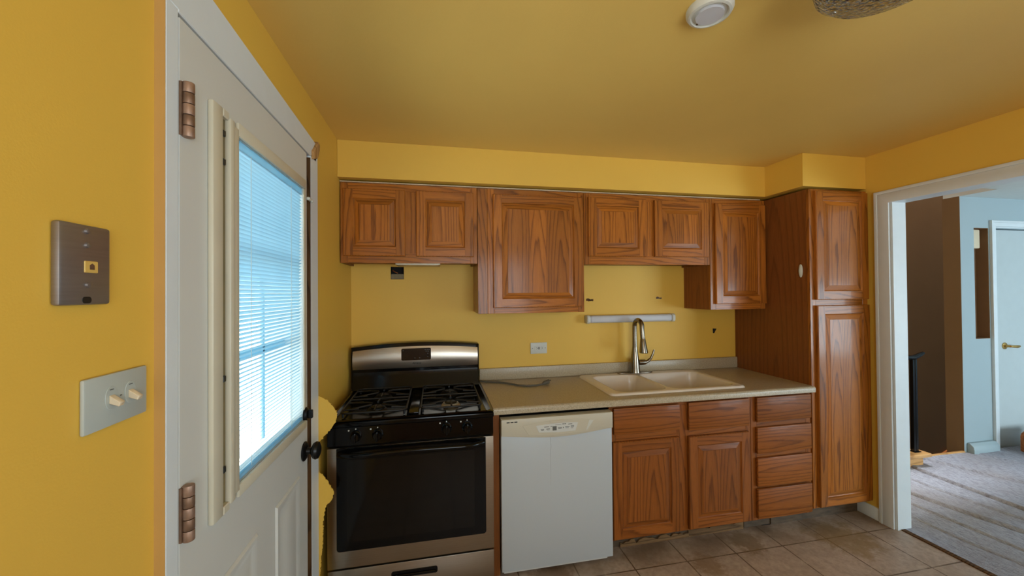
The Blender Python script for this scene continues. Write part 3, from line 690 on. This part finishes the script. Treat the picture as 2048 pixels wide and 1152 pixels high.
# faucet
fx, fy, fz = 1.926, -.082, CT+.012
fau = empty('faucet', (fx, fy, fz), 'brushed nickel pull-down faucet behind the sink', 'faucet')
b = MB()
pts = [(fx+.135*math.copysign(abs(math.cos(a))**.8, math.cos(a)), fy+.030*math.sin(a)) for a in [2*PI*k/40 for k in range(40)]]
b.prism(pts, 'z', fz, fz+.007, 0, .002, 2); b.build('base_plate', M['nickel'], fau)
b = MB().lathe([(.0001, 0), (.037, 0), (.036, .006), (.034, .03), (.029, .09), (.0225, .14), (.0185, .17), (.018, .18), (.0001, .181)], (fx, fy, fz+.007), 'z', 28); b.build('body', M['nickel'], fau)
b = MB(); pp = [(fx, fy, fz+.17), (fx, fy, fz+.25), (fx, fy, fz+.334)]
R_ = .047
for k in range(1, 13):
    a = PI*k/13; pp.append((fx+.002*(1-math.cos(a)), fy-R_*(1-math.cos(a)), fz+.334+R_*math.sin(a)))
pp += [(fx+.005, fy-2*R_, fz+.30), (fx+.006, fy-2*R_-.004, fz+.262)]
b.tube(pp, [.0175, .0165]+[.0160]*(len(pp)-2), 18); b.build('spout', M['nickel'], fau)
b = MB().lathe([(.0001, 0), (.0165, 0), (.0165, .006), (.018, .010), (.027, .085), (.0285, .100), (.026, .104), (.0001, .104)], (fx+.006, fy-2*R_-.005, fz+.262), (Vector((1, 0, 0)), Vector((0, -1, 0)), Vector((.03, -.06, -1)).normalized()), 24)
head = b.build('spray_head', M['nickel'], fau)
b = MB().tube([(fx+.028, fy, fz+.075), (fx+.05, fy, fz+.075), (fx+.078, fy, fz+.075)], [.019, .0205, .019], 18)
b.tube([(fx+.075, fy, fz+.074), (fx+.098, fy-.002, fz+.080), (fx+.122, fy-.004, fz+.100), (fx+.137, fy-.006, fz+.130), (fx+.147, fy-.007, fz+.162)], [.016, .012, .009, .008, .0065], 12)
b.build('lever', M['nickel'], fau)

# power cord lying on the counter
b = MB(); cp = [(.8205, -.05), (.86, -.075), (.93, -.105), (.985, -.15), (1.04, -.215), (1.09, -.245), (1.15, -.245), (1.205, -.225)]
b.tube([(x, y, CT+.0065) for x, y in cp], .0058, 10); cord = tag(b.build('power_cord', M['cord']), 'grey power cord lying loose on the countertop beside the range', 'cord')
b = MB().tube([(1.20, -.227, CT+.008), (1.215, -.221, CT+.014), (1.245, -.208, CT+.017)], [.007, .013, .013], 12); b.box(1.243, 1.249, -.22, -.196, CT+.006, CT+.030, 0, .002)
b.tube([(1.247, -.214, CT+.022), (1.262, -.209, CT+.024)], .002, 6); b.tube([(1.247, -.2, CT+.022), (1.262, -.195, CT+.024)], .002, 6); b.build('plug', M['cord'], cord)

# ------------------------------------------------------------------ range
RX0, RX1 = .034, .812
rg = empty('range', (.42, -.35, FZ), 'black and stainless gas range with oven in the corner', 'range')
b = MB().box(RX0+.004, RX1-.004, -.655, -.03, FZ+.012, .885, 0, .002); b.build('body', M['black_mat'], rg)
b = MB()
def cook(u, v):
    x = RX0-.004+(RX1+.004-RX0+.004)*u; y = -.688+(.66)*v
    e = min(x-RX0+.004, RX1+.004-x, y+.688)
    z = .914+.004*math.cos(min(1, max(0, (e-.012)/.02))*PI)
    return (x, y, z-(.004 if e < .003 else 0))
b.grid(cook, 60, 50); b.box(RX0-.004, RX1+.004, -.688, -.03, .886, .9085, 0, .004, 2); b.build('cooktop', M['black_gloss'], rg)
b = MB().prism([(-.655, .800), (-.690, .800), (-.684, .8855), (-.655, .8855)], 'x', RX0, RX1, 0, .002); cpan = b.build('control_panel', M['black_gloss'], rg)
for kx, kz in ((.160, .842), (.258, .842), (.580, .846), (.681, .846)):
    b = MB(); b.lathe([(.0001, 0), (.026, 0), (.026, .004), (.021, .008), (.019, .022), (.017, .026), (.0001, .027)], (kx, -.6885, kz), (Vector((1, 0, 0)), Vector((0, 0, 1)), Vector((0, -1, 0))), 24)
    b.box(kx-.005, kx+.005, -.724, -.708, kz-.023, kz+.023, 0, .003, 2); b.build('knob', M['black_gloss'], rg)
for kx, kz in ((.160, .842), (.258, .842), (.580, .846), (.681, .846)):
    MB().box(kx-.002, kx+.002, -.6905, -.684, kz+.032, kz+.036).build('dial_mark', M['panel_grey'], cpan); MB().box(kx-.034, kx-.028, -.6905, -.684, kz+.026, kz+.031).build('dial_mark', M['panel_grey'], cpan)
# backguard
n = 24; top = [(RX0-.016+(RX1-RX0+.012)*i/n, 1.176+.022*(1-(2*i/n-1)**2)) for i in range(n+1)]
b = MB().prism([(RX0-.016, .918), (RX1-.004, .918)]+top[::-1], 'y', -.090, -.012, 0, .005, 2)
b.prism([(-.088, .9185), (-.135, .9185), (-.128, .935), (-.094, 1.000), (-.088, 1.03)], 'x', RX0-.006, RX1-.012, 0, .002); bgd = b.build('backguard', M['black_gloss'], rg)
top = [(RX0-.006+(RX1-RX0-.008)*i/n, 1.153+.021*(1-(2*i/n-1)**2)) for i in range(n+1)]
b = MB()
vs = []; fs = []
for i, (x, zt) in enumerate(top):
    for k in range(5):
        f = k/4; vs.append((x, -.0905-.012*math.sin(PI*f)-.006*(1-f), 1.040+(zt-1.040)*f))
for i in range(n):
    for k in range(4): fs.append((i*5+k, i*5+5+k, i*5+6+k, i*5+1+k))
b.merge(vs, fs); b.build('trim_panel', M['steel'], bgd)
b = MB().prism(rrect(.318, .500, 1.088, 1.162, .008, 4), 'y', -.1085, -.095, 0, .001); dsp = b.build('display', M['display'], bgd)
for (x, z) in ((.327, 1.148), (.478, 1.126), (.478, 1.105), (.398, 1.100), (.428, 1.100), (.462, 1.150), (.474, 1.150), (.486, 1.150), (.468, 1.140), (.480, 1.140)): MB().box(x, x+.005, -.1091, -.108, z, z+.004).build('display_mark', M['ink'], bgd)
def text(name, s, size, loc, rot, mat, parent, shear=0.0, ext=.0003):
    c = bpy.data.curves.new(name, 'FONT'); c.body = s; c.size = size; c.shear = shear; c.extrude = ext; c.align_x = 'CENTER'
    o = bpy.data.objects.new(name, c); COL.objects.link(o)
    dg = bpy.context.evaluated_depsgraph_get(); me = bpy.data.meshes.new_from_object(o.evaluated_get(dg)); bpy.data.objects.remove(o)
    m = bpy.data.objects.new(name, me); COL.objects.link(m); me.materials.clear(); me.materials.append(mat)
    w = Vector(); p = parent
    while p is not None: w += p.location; p = p.parent
    m.parent = parent; m.location = Vector(loc)-w; m.rotation_euler = rot; return m
text('brand_script', 'Amana', .019, (.411, -.1062, 1.064), (PI/2, 0, 0), M['ink_dark'], bgd, .35)
# grates and burners
for (ga, gb) in ((.080, .385), (.455, .760)):
    b = MB(); z = .9365; r = .0052
    loop = rrect(ga, gb, -.640, -.165, .03, 4)
    b.tube([(x, y, z) for x, y in loop+[loop[0]]], r, 8)
    for yy in (-.40,): b.tube([(ga, yy, z), (gb, yy, z)], r, 8)
    mx = (ga+gb)/2
    for yc in (-.522, -.282):
        for k in range(6):
            a = PI/2+k*PI/3; L = .145 if k % 3 else .118
            b.tube([(mx+.03*math.cos(a), yc+.03*math.sin(a), z+.006), (mx+.06*math.cos(a), yc+.06*math.sin(a), z+.006), (mx+L*math.cos(a), yc+L*.82*math.sin(a), z)], r, 8)
    for yy in (-.585, -.46, -.345, -.225): 
        b.tube([(ga, yy, z), (ga+.075, yy, z+.003)], r*.9, 8); b.tube([(gb, yy, z), (gb-.075, yy, z+.003)], r*.9, 8)
    for x in (ga+.01, gb-.01):
        for y in (-.625, -.18): b.tube([(x, y, .9135), (x, y, z)], r*1.1, 8)
    b.build('grate', M['black_mat'], rg)
    for yc in (-.522, -.282):
        b = MB().lathe([(.0001, 0), (.052, 0), (.046, .008), (.040, .010), (.040, .015), (.0001, .015)], (mx, yc, .9105), 'z', 28, 0)
        b.lathe([(.0001, 0), (.032, 0), (.033, .004), (.028, .0065), (.0001, .007)], (mx, yc, .9255), 'z', 24, 1); b.build('burner', [M['alu'] if (ga > .4 and yc < -.4) else M['black_mat'], M['black_mat']], rg)
b = MB().box(.395, .445, -.63, -.19, .9105, .919, 0, .003, 2); b.build('centre_strip', M['black_gloss'], rg)
# oven door
od0, od1 = RX0+.001, RX1-.001
b = MB().box(od0, od1, -.694, -.657, .2365, .7935, 0, .003, 2); odoor = b.build('oven_door', M['steel'], rg)
b = MB().prism([(x, z) for x, z in rrect(.076, .772, .315, .7925, .014, 4)], 'y', -.6965, -.690, 0, .001); b.build('door_glass', M['black_gloss'], odoor)
b = MB().prism(rrect(.120, .716, .356, .735, .010, 3), 'y', -.6972, -.6955, 0, .0004); b.build('viewing_window', M['window_glass_dark'], odoor)
b = MB(); hp = []
for i in range(13):
    t = i/12; hp.append((.085+.675*t, -.703-.042*min(1, math.sin(PI*t)*3), .768+.006*math.sin(PI*t)))
b.tube(hp, .0125, 14, 0, .8); b.box(.076, .772, -.699, -.694, .745, .7925, 0, .002); b.build('oven_handle', M['black_gloss'], odoor)
b = MB(); hx_ = [(.33, .188), (.31, .162)]
b.box(od0, od1, -.690, -.657, .064, .2265, 0, .004, 2); drw = b.build('warming_drawer', M['steel'], rg)
b = MB().prism(rrect(.317, .533, .155, .188, .010, 4), 'y', -.6925, -.688, 0, .001).prism(rrect(.326, .524, .160, .172, .005, 3), 'y', -.698, -.692, 0, .002); b.build('drawer_handle', M['black_gloss'], drw)

# ------------------------------------------------------------------ dishwasher
dw = empty('dishwasher', (1.16, -.33, FZ), 'white built-in dishwasher with cream control panel', 'dishwasher')
b = MB().box(.860, 1.462, -.62, -.03, FZ+.03, .860); b.box(.872, 1.45, -.60, -.05, FZ, FZ+.03); b.build('tub', M['black_mat'], dw)
b = MB().box(.8555, 1.4655, -.661, -.622, .0795, .775, 0, .004, 2); dwd = b.build('door', M['appl_white'], dw)
n = 28; bot = []
for i in range(n+1):
    t = i/n; x = .8555+.610*t; bot.append((x, .776-.024*math.sin(PI*t)**1.2))
b = MB().prism(bot+[(1.4655, .860), (.8555, .860)], 'y', -.672, -.6615, 0, .003, 2); b.box(.8555, 1.4655, -.661, -.622, .7755, .860)
cpn = b.build('control_panel', M['appl_cream'], dw)
b = MB()
for x in (.883, .903, .923): b.box(x, x+.016, -.6729, -.671, .8425, .848)
b.build('vent_slot', M['ink_dark'], cpn)
b = MB().prism([(.965, .823), (1.05, .834), (1.17, .841), (1.27, .839), (1.36, .829), (1.325, .770), (1.11, .762), (.998, .773)], 'y', -.6736, -.671, 0, .0008); b.build('handle_recess', M['appl_cream'], cpn)
b = MB().prism([(1.330, .829), (1.357, .829), (1.318, .778), (1.312, .778)], 'y', -.6742, -.671); b.build('painted_highlight', M['plastic_white'], cpn)  # white sliver that colours a highlight onto the recess edge
b = MB().prism([(1.037, .818), (1.10, .8235), (1.19, .8255), (1.268, .822), (1.252, .779), (1.16, .7765), (1.052, .783)], 'y', -.6748, -.672, 0, .0005); b.build('button_panel', M['panel_grey'], cpn)
b = MB().prism([(1.105, .8395), (1.20, .8405), (1.196, .829), (1.16, .826), (1.12, .828)], 'y', -.6765, -.673, 0, .001); b.build('latch', M['appl_cream'], cpn)
b = MB()
for (x, z, w, h) in ((1.062, .796, .018, .003), (1.064, .791, .014, .002), (1.092, .797, .020, .003), (1.096, .792, .014, .002), (1.081, .808, .026, .003), (1.115, .809, .010, .003), (1.155, .799, .022, .003), (1.157, .794, .018, .002), (1.183, .797, .004, .006), (1.195, .801, .024, .003), (1.197, .796, .018, .002), (1.226, .804, .018, .003), (1.226, .799, .018, .002), (1.226, .794, .014, .002), (1.180, .8165, .008, .004), (1.191, .8168, .008, .004), (1.212, .814, .022, .003), (1.14, .8155, .034, .0015)):
    b.box(x, x+w, -.6753, -.674, z, z+h)
b.box(1.126, 1.148, -.6754, -.674, .788, .810); b.build('button_mark', M['ink'], cpn)
b = MB().box(.870, 1.44, -.640, -.622, .060, .0785); b.build('kick_strip', M['panel_grey'], dw)
b = MB().tube([(1.117, -.6612, .752), (1.121, -.6612, .70), (1.117, -.6612, .66), (1.119, -.6612, .58), (1.118, -.6612, .50)], [.0004, .0005, .0003, .0003, .0002], 5); b.build('crack', M['ink'], dwd)

# ------------------------------------------------------------------ things on the walls
def screw(b, c, ax, r=.0035, mat=1):
    b.lathe([(.0001, 0), (r, 0), (r*.9, .0012), (.0001, .0016)], c, ax, 12, mat)
# telephone plate
ph = MB(); ph.box(.0006, .0125, -1.9475, -1.860, 1.4995, 1.6215, 0, .004, 2)
ph = tag(ph.build('phone_wall_plate', M['plate_metal']), 'dark metal telephone jack plate on the yellow wall at far left', 'wall plate')
for z, y in ((1.612, -1.904), (1.5905, -1.904), (1.530, -1.9025)): MB().lathe([(.0001, 0), (.0045, 0), (.004, .003), (.0001, .004)], (.0125, y, z), 'x', 14).build('stud', M['plate_metal'], ph)
b = MB().box(.0122, .0140, -1.9095, -1.8855, 1.5485, 1.5665, 0, .001); jk = b.build('jack', M['jack'], ph)
b = MB().prism([(-1.901, 1.5535), (-1.893, 1.5535), (-1.893, 1.560), (-1.897, 1.563), (-1.901, 1.560)], 'x', .0138, .0146); b.build('socket', M['bronze_dark'], jk)
b = MB().prism(rrect(-1.9115, -1.8965, 1.502, 1.512, .0045, 4), 'x', .0122, .0132); b.build('hook_slot', M['ink_dark'], ph)
# switch plate
sp = MB().box(.0006, .0075, -1.9015, -1.7715, 1.2985, 1.3845, 0, .003, 2)
sp = tag(sp.build('light_switch_plate', M['plate_grey']), 'white plate with two toggle light switches beside the door', 'light switch')
for yc in (-1.852, -1.812):
    pts = [(yc+.0125*math.cos(a), 1.345+.0195*math.sin(a)) for a in [2*PI*k/24 for k in range(24)]]
    b = MB().prism(pts, 'x', .0073, .0085, 0, .0004); bz = b.build('switch_bezel', M['plate_grey'], sp)
    b = MB().prism([(.008, 1.350), (.008, 1.336), (.022, 1.331), (.024, 1.338)], 'y', yc-.0055, yc+.0055, 0, .001); b.build('toggle', M['plastic_ivory'], sp)
b = MB()
for yc in (-1.852, -1.812): b.box(.0084, .0089, yc-.004, yc+.004, 1.358, 1.3595)
b.box(.0074, .0080, -1.834, -1.830, 1.3435, 1.3455); b.build('engraving', M['ink'], sp)
# outlet
ol = MB().box(1.178, 1.297, -.0065, -.0006, 1.080, 1.157, 0, .002, 2)
ol = tag(ol.build('electrical_outlet', M['plastic_white']), 'white sideways electrical outlet on the wall above the countertop', 'outlet')
b = MB().prism(rrect(1.205, 1.270, 1.102, 1.135, .003, 3), 'y', -.0090, -.006, 0, .0006); fc = b.build('receptacle', M['plastic_white'], ol)
b = MB()
for x in (1.216, 1.250):
    b.box(x, x+.007, -.0094, -.0088, 1.123, 1.125); b.box(x, x+.006, -.0094, -.0088, 1.112, 1.114); b.box(x+.010, x+.014, -.0094, -.0088, 1.116, 1.121)
b.box(1.234, 1.241, -.0094, -.0088, 1.110, 1.127); b.build('slot', M['ink_dark'], fc)
for x in (1.191, 1.284):
    b = MB(); screw(b, (x, -.0065, 1.1185), (Vector((1, 0, 0)), Vector((0, 0, 1)), Vector((0, -1, 0))), .003, 0); b.build('screw', M['ink'], ol)
# under-cabinet light bar
lb = MB().box(1.60, 2.245, -.062, -.001, 1.287, 1.340, 0, .016, 4); lb = tag(lb.build('light_bar', M['lens']), 'white slim light bar mounted on the wall behind the faucet', 'light fixture')
b = MB().prism(rrect(-.0655, -.001, 1.283, 1.343, .018, 4), 'x', 1.577, 1.602, 0, .006, 2); b.build('end_cap', M['plastic_white'], lb)
b = MB().prism(rrect(-.0655, -.001, 1.283, 1.343, .018, 4), 'x', 2.243, 2.268, 0, .006, 2); b.build('end_cap', M['plastic_white'], lb)
# damage on the back wall
b = MB().box(h0-.001, h1+.001, .004, .06, h2-.001, h2+.002, 1).box(h0-.001, h1+.001, .055, .06, h2, h3, 0).box(h0-.001, h0+.002, .004, .06, h2, h3, 0).box(h1-.002, h1+.001, .004, .06, h2, h3, 0)
b.box(h0, h1, .004, .012, h2, h2+.034, 1); jb = b.build('junction_opening', [M['dark'], M['olive']], wall_back)
b = MB().tube([(.262, .05, 1.65), (.268, .0, 1.655), (.276, -.012, 1.648), (.290, .0, 1.642)], .0025, 8).tube([(.255, .05, 1.66), (.258, .0, 1.662), (.264, -.01, 1.655)], .0025, 8); b.build('wire', M['stain_wood'], jb)
for (x, z, w, h) in ((1.622, 1.452, .055, .020), (2.172, 1.460, .045, .018)):
    b = MB().prism(jag([(x-w/2, z-h/2), (x+w/2, z-h/2), (x+w/2, z+h*.2), (x+w*.1, z+h*.1), (x-w*.2, z+h/2), (x-w/2, z+h*.3)], .008, .003), 'y', -.0012, .0); b.build('anchor_hole', M['rough_wood'], wall_back)
b = MB().prism([(2.628, 1.218), (2.662, 1.216), (2.640, 1.180), (2.630, 1.182)], 'y', -.0012, 0); b.build('torn_spot', M['dark'], wall_back)

# ------------------------------------------------------------------ on the ceiling
b = MB().lathe([(.0001, 0), (.066, 0), (.066, -.010), (.060, -.020), (.053, -.022), (.050, -.016), (.0001, -.016)], (1.352, -1.590, H-.0006), 'z', 40)
sm = tag(b.build('smoke_alarm_base', M['plastic_white']), 'round white smoke alarm mount on the ceiling', 'smoke alarm')
b = MB().lathe([(.0001, 0), (.040, 0), (.039, -.008), (.0001, -.009)], (1.352, -1.590, H-.0166), 'z', 32); b.build('inner_disc', M['lens'], sm)
for x, y in ((1.345, -1.541), (1.358, -1.639)): MB().lathe([(.0001, 0), (.003, 0), (.003, -.002), (.0001, -.002)], (x, y, H-.0166), 'z', 10).build('screw', M['bronze_dark'], sm)
lx, ly = 1.575, -1.910
lamp = empty('ceiling_lamp', (lx, ly, H-.001), 'pebbled clear glass flush ceiling lamp at the top of the room', 'lamp')
b = MB().lathe([(.0001, 0), (.085, 0), (.085, -.02), (.0001, -.022)], (lx, ly, H-.0008), 'z', 36); b.build('canopy', M['nickel'], lamp)
b = MB().lathe([(.143, -.018), (.147, -.03), (.147, -.098), (.141, -.124), (.118, -.145), (.072, -.157), (.0001, -.160), (.0001, -.155), (.070, -.152), (.114, -.140), (.136, -.120), (.142, -.096), (.142, -.03), (.139, -.02)], (lx, ly, H), 'z', 56)
b.build('glass_shade', M['pebbled'], lamp, smooth=80)
